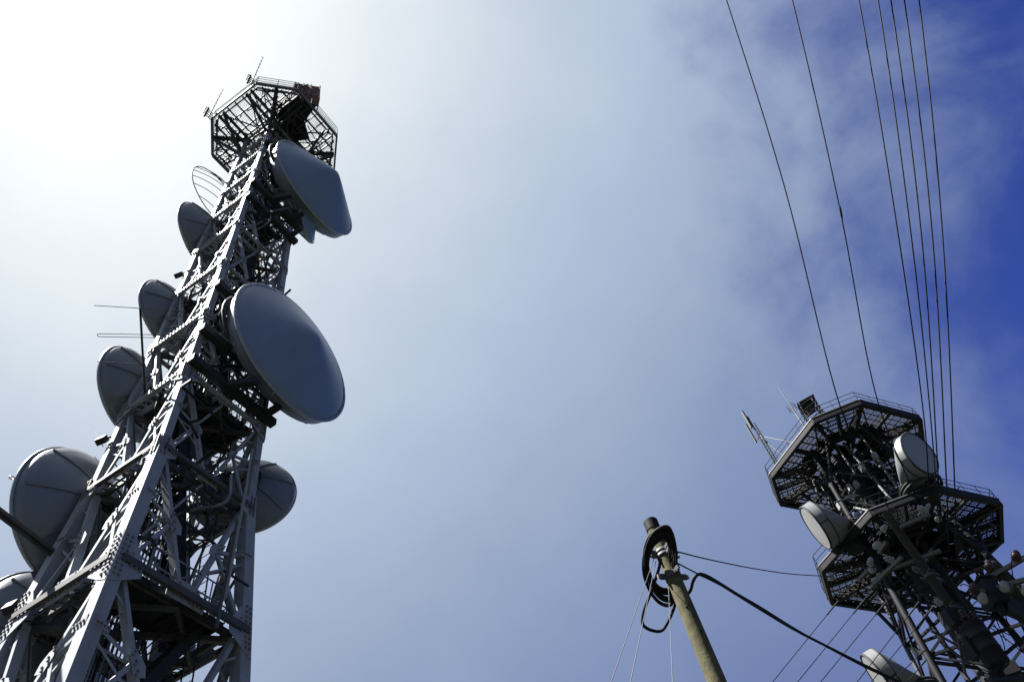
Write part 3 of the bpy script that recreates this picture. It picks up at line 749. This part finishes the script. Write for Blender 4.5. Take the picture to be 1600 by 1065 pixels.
for k in range(24):
    a_ = rp(random.uniform(.5, 2.5), random.uniform(0, 360), random.uniform(20.8, 25.8)); b_ = a_ + V((random.uniform(-1.6, 1.6), random.uniform(-1.6, 1.6), random.uniform(-1.5, 1.5)))
    tube_part(a_, b_, random.choice((.025, .035, .05)), random.choice(('octs', 'dark', 'tubegrey')), 'feeder_pipe')
for px, py in ((1347, 731), (1327, 762), (1318, 779), (1312, 790), (1340, 806), (1338, 757), (1367, 712)):
    c = CAM + ray(px, py) * ((rp(1.9, 270, 23.6) - CAM).length - .2)
    q = MB(); q.beam(c - UP * .16, c + UP * .16, .22, .16, dirv(190)); q.build('signal_lamp', 'radpale', tow)

# horn dishes of the right tower
def horn(label, C, az, el, R_, base, sl, face, ring=.62):
    C = V(C); a = dirv(az, el); x, y = frame_of(a); base = V(base)
    t = thing('horn_dish', C, label, 'dish antenna', 'drum dishes on the dark tower')
    MB().lathe(C, a, [(R_ * .985, .0), (R_ * .6, .02), (0, .03)], 56).build('cover', face, t)
    q = MB(); q.lathe(C, a, [(R_ * .98, -.04), (R_ * 1.01, -.04), (R_ * 1.015, 0), (R_ * 1.0, .03), (R_ * .97, .03)], 64)
    q.build('rim', 'dark', t)
    q = MB(); q.lathe(C, a, [(R_, -.03), (R_ * 1.0, -sl)], 56)
    # loft from the back of the drum down to the base ring
    n1 = 56; up2 = (C - a * sl - base).normalized()
    ux = V((a.y, -a.x, 0)).normalized(); bx = ux; by = UP.cross(ux)
    rings_ = []
    for s_ in range(9):
        f = s_ / 8; fe = f
        rg = []
        for k in range(n1):
            t_ = 6.283 * k / n1
            p0 = C - a * sl + (x * math.cos(t_) + y * math.sin(t_)) * R_
            p1 = base + (x * math.cos(t_) * ring) + (V((-a.x, -a.y, 0)).normalized() * (math.sin(t_) * -ring))
            md = p0.lerp(p1, fe) - a * (.35 * R_ * math.sin(math.pi * fe) * (.6 + .4 * math.sin(t_)))
            rg.append(md)
        rings_.append(rg)
    vs = [p for rg in rings_ for p in rg]; fs = []
    for i in range(8):
        for k in range(n1): fs.append((i * n1 + k, i * n1 + (k + 1) % n1, (i + 1) * n1 + (k + 1) % n1, (i + 1) * n1 + k))
    q.add(vs, fs, True); q.build('shroud', 'shroud', t)
    q = MB()
    for t_ in (-2.6, -.45):
        o = x * math.cos(t_) + y * math.sin(t_); q.beam(C + o * (R_ + .004) - a * .04, C + o * (R_ + .004) - a * sl, .05, .02, o)
    q.path([C - a * sl * .97 + (x * math.cos(k * 6.283 / 40) + y * math.sin(k * 6.283 / 40)) * (R_ + .015) for k in range(40)], .025, 6, None, True)
    q.build('seam_band', 'dark', t)
    q = MB()
    for dz, r_ in ((.0, ring * 1.1), (-.14, ring * 1.15), (-.28, ring * 1.1)): q.path([base + UP * dz + V((math.cos(k * .2618), math.sin(k * .2618), 0)) * r_ for k in range(24)], .05, 6, None, True)
    q.build('base_ring', 'dark', t)
    q = MB(); q.tube(base - UP * .3, base - UP * .9, ring * .5, 14); q.build('feed_elbow', 'octs', t)
C1 = CAM + ray(1437, 707.5) * 35.3
horn('white drum dish facing right between the two octagonal platforms', C1, -55.7, -16, 1.0 * 35.3 / 38 , at_z(1436, 758, Z2 + .7), .38, 'radmid', .72)
C2 = CAM + ray(1273.5, 824) * 35.7
horn('pale drum dish facing left below the upper octagonal platform', C2, 168, -12, 1.0, at_z(1322, 832, Z2 + .7), .42, 'radpale', .75)
C3 = CAM + ray(1373, 1060) * 33.2
b3 = CAM + ray(1432, 1078) * 33.6
horn('drum dish facing left at the bottom edge, under the hanging wires', C3, 168, -12, .95, b3, .42, 'radpale', .75)
q = MB(); q.beam(b3 - UP * .95, rp(rr_(14), 180, b3.z - .95), .2, .2); q.beam(b3 - UP * .95 + V((0, 0, -.02)), rp(rr_(14), 270, b3.z - 1.2), .2, .2); q.build('outrigger', 'octs', tow)

# panel aerial mast on the upper platform
b_ = at_z(1217, 730, Z1 + .2); tp = CAM + ray(1168, 640) * 1; 
ma = thing('panel_mast', b_, 'slim twin pipe mast with panel aerials on the left rim of the upper platform', 'aerial')
def up_at(b, px, py):   # height above b, on its vertical, nearest to the pixel row
    best = None
    for k in range(0, 140):
        p = b + UP * (.05 * k); d = p - CAM; yy = 532.5 - FPX * d.dot(CU) / d.dot(CF)
        if best is None or abs(yy - py) < best[0]: best = (abs(yy - py), .05 * k)
    return best[1]
H_ = up_at(b_, 1168, 640); tl_ = (b_ - V((RT.x, RT.y, b_.z))).normalized(); sd = UP.cross(tl_)
q = MB(); q.tube(b_ - sd * .12 - UP * .3, b_ - sd * .12 + UP * H_ * .9, .04, 8); q.tube(b_ + sd * .12 - UP * .3, b_ + sd * .12 + UP * H_ * .72, .035, 8)
for k in range(14): q.tube(b_ - sd * .14 + UP * (H_ * .05 * k), b_ + sd * .2 + UP * (H_ * .05 * k), .015, 5)
q.build('mast', 'octs', ma)
for o, h0, h1, wd, m_ in ((-.12, .70, 1.0, .13, 'olive'), (-.42, .52, .84, .07, 'olive')):
    q = MB(); q.beam(b_ + sd * o + UP * H_ * h0 + tl_ * .12, b_ + sd * o + UP * H_ * h1 + tl_ * .12, wd, .08, tl_); q.build('panel_aerial', m_, ma)
q = MB()
for o in (-.12, .12): q.tube(b_ - sd * .4 + UP * H_ * (.55 + .0), b_ + sd * .1 + UP * H_ * .56, .02, 6)
q.tube(b_ + UP * H_ * .52, at_z(1246, 692, Z1 + .3), .022, 6); q.tube(b_ + UP * H_ * .50, at_z(1229, 716, Z1 + .3), .035, 6); q.build('stay_bar', 'tubegrey', ma)
# small lattice stub mast with a hooded box
b_ = at_z(1280, 660, Z1 + .25); H_ = up_at(b_, 1262, 628)
sm = thing('stub_mast', b_, 'short lattice stub mast with hooded box and whip above the upper platform', 'aerial')
q = MB(); e_ = (oc1[1] - oc1[0]).normalized() if True else E1; f_ = UP.cross(e_)
for i, j in ((-1, -1), (1, -1), (1, 1), (-1, 1)): q.beam(b_ + e_ * .42 * i + f_ * .3 * j, b_ + e_ * .3 * i + f_ * .2 * j + UP * H_ * .95, .05, .05)
for k in range(4):
    for i, j in ((1, 0), (-1, 0)): q.beam(b_ + e_ * .4 * i + f_ * .3 + UP * (H_ * .22 * k + .1), b_ + e_ * .4 * i - f_ * .3 + UP * (H_ * .22 * k + .35), .04, .04)
    for j in (-1, 1): q.beam(b_ - e_ * .4 + f_ * .29 * j + UP * (H_ * .22 * k + .1), b_ + e_ * .4 + f_ * .29 * j + UP * (H_ * .22 * k + .4), .04, .04)
q.build('frame', 'octs', sm)
q = MB(); q.beam(b_ - e_ * .4 + UP * H_ * .94, b_ + e_ * .5 + UP * (H_ * .94 + .16), .42, .05); q.beam(b_ + e_ * .32 + UP * (H_ * .96 - .2), b_ + e_ * .32 + UP * (H_ * .98 + .06), .26, .24); q.build('hood', 'can', sm)
q = MB(); q.lathe(b_ + UP * H_ * .7 - e_ * .05, dirv(235, -30), [(.34, 0), (.3, -.1), (.2, -.17), (0, -.2)], 24); q.build('reflector', 'dark', sm)
wb = b_ - e_ * .62 + f_ * .2
q = MB(); q.tube(wb - UP * .1, wb + UP * (H_ * 1.08), .04, 8); q.tube(wb + UP * H_ * 1.08, wb + UP * (H_ * 1.08 + 1.7), .018, 6)
MB().tube(b_ + e_ * .5 + UP * H_, b_ + e_ * .5 + UP * (H_ + .6), .015, 5).build('short_whip', 'tubegrey', sm)
for k in range(3): q.path([wb + UP * (H_ * 1.0 + .02 * k) + V((math.cos(t_) * .2, math.sin(t_) * .2, .12 * k)) for t_ in [j * .785 for j in range(8)]], .012, 5, None, True)
q.build('whip', 'tubegrey', sm)

# ------------------------------------------------------------------ utility poles
def insulator(mb, p, ax, s=1.0):
    mb.lathe(p, ax, [(0, 0), (.05 * s, 0), (.10 * s, .02 * s), (.10 * s, .05 * s), (.055 * s, .07 * s), (.095 * s, .10 * s), (.095 * s, .13 * s), (.05 * s, .15 * s), (.085 * s, .18 * s), (.08 * s, .21 * s), (.045 * s, .23 * s), (.03 * s, .27 * s), (0, .27 * s)], 14)
# near pole with the cable coil
y1 = 9.49
t0, t1 = at_y(1020.5, 825, y1), at_y(1120, 1065, y1); dv = (t1 - t0) / (t0.z - t1.z)
base = t0 + dv * t0.z; top = t0 - dv * .1
pole = thing('utility_pole', base, 'near olive concrete pole with black cap and a coil of cable', 'pole')
d_up = (top - base).normalized(); Lp = (top - base).length
q = MB(); q.path([base + d_up * Lp * k / 12 for k in range(13)], .175, 28, .098); q.build('shaft', 'conc', pole)
q = MB(); q.lathe(top, d_up, [(.098, -.14), (.110, -.14)], 28); q.lathe(top, d_up, [(.110, -.14), (.110, .03)], 28); q.lathe(top, d_up, [(.110, .03), (.104, .038), (0, .04)], 28, False); q.build('cap', 'black', pole)
def band(px, py):
    p = at_y(px, py, y1); h_ = (p - base).dot(d_up); c = base + d_up * h_; r = .175 - .077 * h_ / Lp
    q = MB(); q.lathe(c, d_up, [(r, -.03), (r + .014, -.03), (r + .014, .03), (r, .03)], 24)
    for k in range(4):
        an = k * math.pi / 2 + .4; o = V((math.cos(an), math.sin(an), 0)); q.beam(c + o * r, c + o * (r + .10), .035, .05); q.bolt(c + o * (r + .1), o, .018, .03)
    q.build('clamp_band', 'under', pole); return c, r
for p in ((1040, 862), (1043, 868), (1056, 898), (1060, 900)): band(*p)
q = MB()
for px, py in ((1096, 985), (1073, 948)):
    d = ray(px, py); p = at_y(px, py, y1); q.tube(p - d * .17, p - d * .10, .014, 8)
q.build('step_hole', 'black', pole)
dep = (at_y(1043, 880, y1) - CAM).dot(CF)
ring_px = [(1040, 825, -.22), (1024, 831, -.20), (1013, 846, -.1), (1007, 868, 0), (1008, 892, .06), (1017, 916, .12), (1031, 934, .2), (1046, 939, .24), (1054, 930, .24), (1056, 908, .1), (1055, 884, -.13), (1054, 860, -.18), (1049, 837, -.21)]
coil_c = at_d(1033, 882, dep)
q = MB()
for k in range(16):
    f = 1.02 - .055 * (k % 5) - random.uniform(0, .03); off = V((random.uniform(-.03, .02), (k // 5 - 1.5) * .05, random.uniform(-.05, .05)))
    pts = [coil_c + (at_d(px, py, dep + dd) - coil_c) * f + off for px, py, dd in ring_px]
    q.path(closed_spline(pts), .019, 8, None, True)
tag(q.build('cable_coil', 'black', origin=coil_c), 'thick coil of black cable hung over the near concrete pole', 'cable')
def cable(name, label, pts, r, m_='black', seg=6, group=None, cat='cable'):
    q = MB(); q.path(pts, r, seg); return tag(q.build(name, m_, origin=pts[0]), label, cat, group)
lp = [(1033, 872, -.14), (1028, 893, -.1), (1019, 920, -.02), (1008, 948, 0), (1004, 966, 0), (1006, 977, .02), (1018, 984, .05), (1033, 985, .08), (1042, 974, .12), (1051, 955, .2), (1056, 940, .25)]
cable('cable_loop', 'slack black cable loop dangling below the coil on the near pole', open_spline([at_d(px, py, dep + dd) for px, py, dd in lp]), .024)
for k, o in enumerate((0, .05)):
    hang = [(1072, 930, .3), (1079, 921, .28), (1083, 907, .25), (1090, 897, .25), (1101, 898, .35), (1118, 907, .6), (1150, 927, 1.2), (1190, 952, 2.0), (1240, 982, 3.2), (1300, 1013, 4.6), (1365, 1045, 6), (1440, 1080, 7.5)]
    cable('drop_cable', ['thick black cable sagging from the near pole down to the right', 'second black cable strand twisted along the thick sagging cable'][k],
          open_spline([at_d(px, py - (3.0 * math.sin(i * 1.1) if k else 0), dep + dd - .02 * k) for i, (px, py, dd) in enumerate(hang)]), .026 if k == 0 else .016)
cable('messenger_wire', 'short black wire from the near pole meeting the thick sagging cable', [at_d(1058, 879, dep), at_d(1075, 888, dep + .15), at_d(1100, 901, dep + .33)], .012)

# far pole with insulators, arms and transformer
y2 = 19.58
tp2 = at_y(1384, 800, y2); b2 = V((tp2.x - .06, y2, 0))
pole2 = thing('utility_pole', b2, 'crowded olive pole with transformer can standing before the dark tower', 'pole')
q = MB(); q.path([b2.lerp(tp2, k / 8) for k in range(9)], .19, 20, .115); q.build('shaft', 'shadeconc', pole2)
ax2 = b2.lerp(tp2, .5)
def arm(p, r_, z, th=.09, m_='olive'):
    a, b = at_z(*p, z), at_z(*r_, z); q = MB(); q.channel(a, b, th, th, .015, UP); o = q.build('crossarm', m_, pole2); return a, b
for p, r_, z in (((1405, 822), (1452, 801), 14.75), ((1378, 893), (1468, 858), 14.05), ((1384, 845), (1372, 862), 14.9), ((1361, 914), (1408, 868), 13.6), ((1440, 893), (1470, 905), 13.9), ((1340, 905), (1364, 880), 14.2)):
    arm(p, r_, z)
iso = {}
for k, (px, py, z, s_, w_) in enumerate(((1382, 824, 14.9, 1.1, 1), (1370, 852, 14.6, 1.5, 1), (1389, 873, 14.3, 1.3, 1), (1360, 877, 14.2, 1.2, 1), (1364, 890, 14.1, 1.1, 1), (1368, 906, 13.8, 1.2, 1),
                                    (1441, 796, 14.9, 1.4, 1), (1450, 791, 15.0, .9, 1), (1466, 811, 14.7, 1.2, 1), (1392, 796, 15.2, 1.1, 0), (1299, 900, 14.3, 1.1, 1), (1420, 817, 14.8, .8, 1), (1373, 898, 13.95, .8, 1))):
    q = MB(); c = at_z(px, py, z); ax = V((math.cos(k * 1.7), math.sin(k * 1.7), .5)).normalized(); insulator(q, c - ax * .1 * s_, ax, s_ * .78)
    iso[(px, py)] = c
    if px != 1299: q.build('insulator', 'porcelain' if w_ else 'brown', pole2)
    else: tag(q.build('strain_insulator', 'porcelain', origin=c), 'lone white insulator at the left corner of the lower platform', 'insulator')
# transformer can
cz = at_y(1536, 1003, y2 - .3)
q = MB(); q.lathe(cz, UP, [(r * .8, h * .85) for r, h in ((0, -.75), (.30, -.75), (.36, -.68), (.36, -.3), (.372, -.3), (.372, -.25), (.36, -.25), (.36, .12), (.372, .12), (.372, .17), (.36, .17), (.36, .48), (.38, .5), (.38, .55), (.2, .62), (0, .64))], 32); q.build('transformer_can', 'can', pole2)
q = MB()
for an in (0, 2.1, 4.2): 
    c = cz + V((.2 * math.cos(an), .2 * math.sin(an), .58)); insulator(q, c, UP, 1.0)
q.build('bushing', 'brown', pole2)
q = MB(); q.beam(cz - UP * .65, V((b2.x, y2, cz.z - .65)), .2, .1); q.build('can_bracket', 'dark', pole2); q = MB(); q.beam(cz + UP * .3, V((b2.x, y2, cz.z + .3)), .2, .1); q.build('can_bracket', 'dark', pole2); q = MB(); q.beam(cz - UP * .95 + V((-.5, -.1, 0)), cz - UP * .95 + V((.7, .3, 0)), .12, .1); q.build('can_bracket', 'dark', pole2)
for k in range(5):
    z = 13.2 - k * 1.05; c = b2.lerp(tp2, z / tp2.z); r = .19 - .075 * z / tp2.z
    q = MB(); q.lathe(c, UP, [(r, -.04), (r + .02, -.04), (r + .02, .04), (r, .04)], 20)
    q.path([c + V((math.cos(t_) * (r + .1), math.sin(t_) * (r + .1), .1 * math.sin(3 * t_))) for t_ in [j * .524 for j in range(12)]], .014, 5, None, True); q.build('clamp_band', 'tubegrey', pole2)
    q = MB(); insulator(q, c + V((-.28, -.2, .1)), V((-.6, -.5, .4)), .8); q.build('insulator', 'porcelain' if k % 2 else 'tubegrey', pole2)
q = MB()
for k in range(14):
    z0 = random.uniform(9, 14.5); z1 = z0 - random.uniform(.6, 2.4); c0_ = b2.lerp(tp2, z0 / tp2.z); c1_ = b2.lerp(tp2, z1 / tp2.z)
    o0 = V((random.uniform(-.7, .7), random.uniform(-.7, .4), 0)); o1 = V((random.uniform(-.5, .5), random.uniform(-.5, .3), 0))
    q.path(open_spline([c0_ + o0, c0_.lerp(c1_, .5) + (o0 + o1) * .75 + V((.1, 0, -.2)), c1_ + o1], 6), .013, 5)
q.build('jumper_cable', 'black', pole2)
for k in range(3):
    q = MB(); z_ = 11.6 - k * .9; c_ = b2.lerp(tp2, z_ / tp2.z); q.beam(c_ + V((-.3, -.22, 0)), c_ + V((-.3, -.22, .45)), .28, .2, V((1, .3, 0))); q.build('junction_box', 'can', pole2)
for k, (p, r_, dd) in enumerate((((1475, 1005), (1512, 1036), 20.5), ((1455, 985), (1500, 1010), 20.7), ((1495, 985), (1508, 1050), 19.5))):
    q = MB(); q.tube(at_d(*p, dd), at_d(*r_, dd - .2), .035, 8); q.build('conduit', 'tubegrey', pole2)

y3 = 18.3
tp3 = at_y(1552, 883, y3); b3_ = V((tp3.x - .03, y3, 0))
pole3 = thing('utility_pole', b3_, 'dark pole with crossarms and grey switch box at the right frame edge', 'pole')
q = MB(); q.path([b3_.lerp(tp3, k / 8) for k in range(9)], .2, 20, .13); q.build('shaft', 'shadeconc', pole3)
for p, r_, dz in (((1540, 903), (1600, 868), -.25), ((1520, 925), (1640, 892), -.75)):
    a, b = at_z(*p, tp3.z + dz), at_z(*r_, tp3.z + dz); q = MB(); q.channel(a, b, .1, .1, .015, UP); q.build('crossarm', 'olive', pole3)
c = at_d(1547, 928, 18.7); q = MB(); q.beam(c - UP * .32, c + UP * .3, .5, .38, dirv(200)); q.beam(c + UP * .32, c + UP * .36, .56, .44, dirv(200)); q.tube(c - UP * .3, c - UP * .55, .1, 10); q.build('switch_box', 'can', pole3)
q = MB(); q.beam(c + V((.15, 0, -.35)), V((tp3.x, y3, c.z - .7)), .16, .5); q.build('box_bracket', 'dark', pole3)
for px, py, dd, m_ in ((1531, 932, 18.4, 'porcelain'), (1541, 882, 18.5, 'brown'), (1517, 917, 18.6, 'brown'), (1583, 866, 18.2, 'brown'), (1599, 920, 18, 'porcelain'), (1565, 914, 18.3, 'porcelain'), (1571, 916, 18.3, 'tubegrey')):
    q = MB(); c_ = at_d(px, py, dd); insulator(q, c_ - UP * .12, V((.5, .3, .8)).normalized(), 1.1); q.build('insulator', m_, pole3)
q = MB()
for pl in ([(1583, 868), (1580, 880), (1582, 895), (1583, 903)], [(1531, 935), (1520, 945), (1524, 955)], [(1541, 885), (1530, 893), (1525, 905), (1533, 915)], [(1517, 917), (1506, 912), (1500, 915)], [(1555, 940), (1553, 955), (1560, 975), (1572, 1000)], [(1565, 935), (1580, 990), (1600, 1020)], [(1548, 975), (1570, 988), (1600, 1000)], [(1548, 980), (1575, 1000), (1600, 1020)]):
    q.path(open_spline([at_d(*p, 18.4) for p in pl], 6), .013, 5)
q.build('jumper_cable', 'black', pole3)

# ------------------------------------------------------------------ wires
og = 'overhead wires running up out of the frame'
wl = ['leftmost overhead wire, standing apart from the others', 'second overhead wire from the left, with a dark splice sleeve', 'leftmost wire of the bundle of five overhead wires', 'second wire from left in the bundle of five overhead wires',
      'middle wire of the bundle of five overhead wires', 'fourth wire from left in the bundle of five overhead wires', 'rightmost of all the overhead wires']
W = [((1135, 0), (1228, 300), (1312, 632), (1390, 797)), ((1238, 0), (1312, 325), (1369, 618), (1440, 797)), ((1342, 0), (1404, 370), (1444, 655), (1452, 791)), ((1372, 0), (1424, 370), (1453, 640), (1466, 808)),
     ((1392, 0), (1440, 370), (1463.5, 700), (1470, 850)), ((1413, 0), (1457, 370), (1478, 735), (1482, 858)), ((1436, 0), (1473, 370), (1491.5, 753), (1493, 850))]
for k, ps in enumerate(W):
    end = at_y(*ps[3], y2 - .3)
    ys = [end.y + (7.0 - end.y) * f for f in (1, .62, .2)]
    pts = [at_y(ps[0][0], ps[0][1], ys[0]), at_y(*ps[1], ys[1]), at_y(*ps[2], ys[2]), end]
    ext = pts[0] + (pts[0] - pts[1]) * 1.6 + UP * .6
    pp = open_spline([ext] + pts, 10)
    wo = cable('overhead_wire', wl[k], pp, .019, 'black', 6, og, 'wire')
    if k == 1:
        c = at_y(1314, 332, ys[1] + .1); d = (pts[2] - pts[1]).normalized(); q = MB(); q.path([c - d * .22, c - d * .12, c + d * .12, c + d * .22], .014, 8); q.v = q.v
        q = MB(); q.lathe(c, d, [(0, -.24), (.016, -.2), (.03, -.1), (.03, .1), (.016, .2), (0, .24)], 10); q.build('splice_sleeve', 'black', wo, wo['_o'])
cable('service_wire', 'thin wire from the near pole across to the lone white insulator', open_spline([at_d(1057, 861, dep), at_d(1110, 874, dep + 2), at_d(1180, 888, dep + 4.8), at_d(1240, 896.5, dep + 7), iso[(1299, 900)]]), .011, 'black', 6, None, 'wire')
cable('service_wire', 'thin wire from the lone white insulator into the crowded pole', [iso[(1299, 900)], iso[(1299, 900)].lerp(iso[(1360, 877)], .5) - UP * .1, iso[(1360, 877)]], .011, 'black', 6, None, 'wire')
gg = 'slanting wires below the lower octagonal platform'
gls = [((1310, 938), (1207, 1065)), ((1352, 935), (1246, 1065)), ((1386, 938), (1282, 1065)), ((1436, 940), (1339, 1065)), ((1460, 945), (1361, 1065)), ((1446, 1014), (1385, 1072)), ((1447, 1030), (1405, 1080))]
gn = ['leftmost slanting wire below the lower platform', 'second slanting wire from the left below the lower platform', 'third slanting wire from the left below the lower platform', 'fourth slanting wire from left, crossing in front of the bottom dish', 'fifth slanting wire from left, crossing the bottom dish',
      'sixth slanting wire from left, near the dark tower leg', 'last slanting wire, lowest and nearest the dark tower leg']
for k, (p, r_) in enumerate(gls):
    a = CAM + ray(*p) * 33.0; b = CAM + ray(*r_) * 27.0
    e_ = a + (b - a) * (a.z / (a.z - b.z))
    wo = cable('guy_wire', gn[k], [a, b, e_], .014, 'black', 6, gg, 'wire')
    q = MB(); d = (b - a).normalized(); q.tube(a, a + d * 1.4, .03, 6); q.build('turnbuckle', 'dark', wo, wo['_o'])
sg = 'thin stay wires of the near pole'
for k, (p, r_) in enumerate((((1022, 872), (955, 1065)), ((1025, 876), (985, 1065)), ((1044, 905), (1051, 1065)))):
    a = at_d(*p, dep - .1); b = at_y(*r_, y1 - 1.0 - .4 * k); e_ = a + (b - a) * (a.z / (a.z - b.z))
    cable('stay_wire', ['leftmost thin stay wire slanting down from the near pole', 'middle thin stay wire slanting down from the near pole', 'rightmost thin stay wire, hanging close along the near pole'][k], [a, b, e_], .0048, 'wire', 6, sg, 'wire')
# anchor blocks are below the frame and the wires simply meet the ground
for o in bpy.data.objects:
    if '_o' in o: del o['_o']
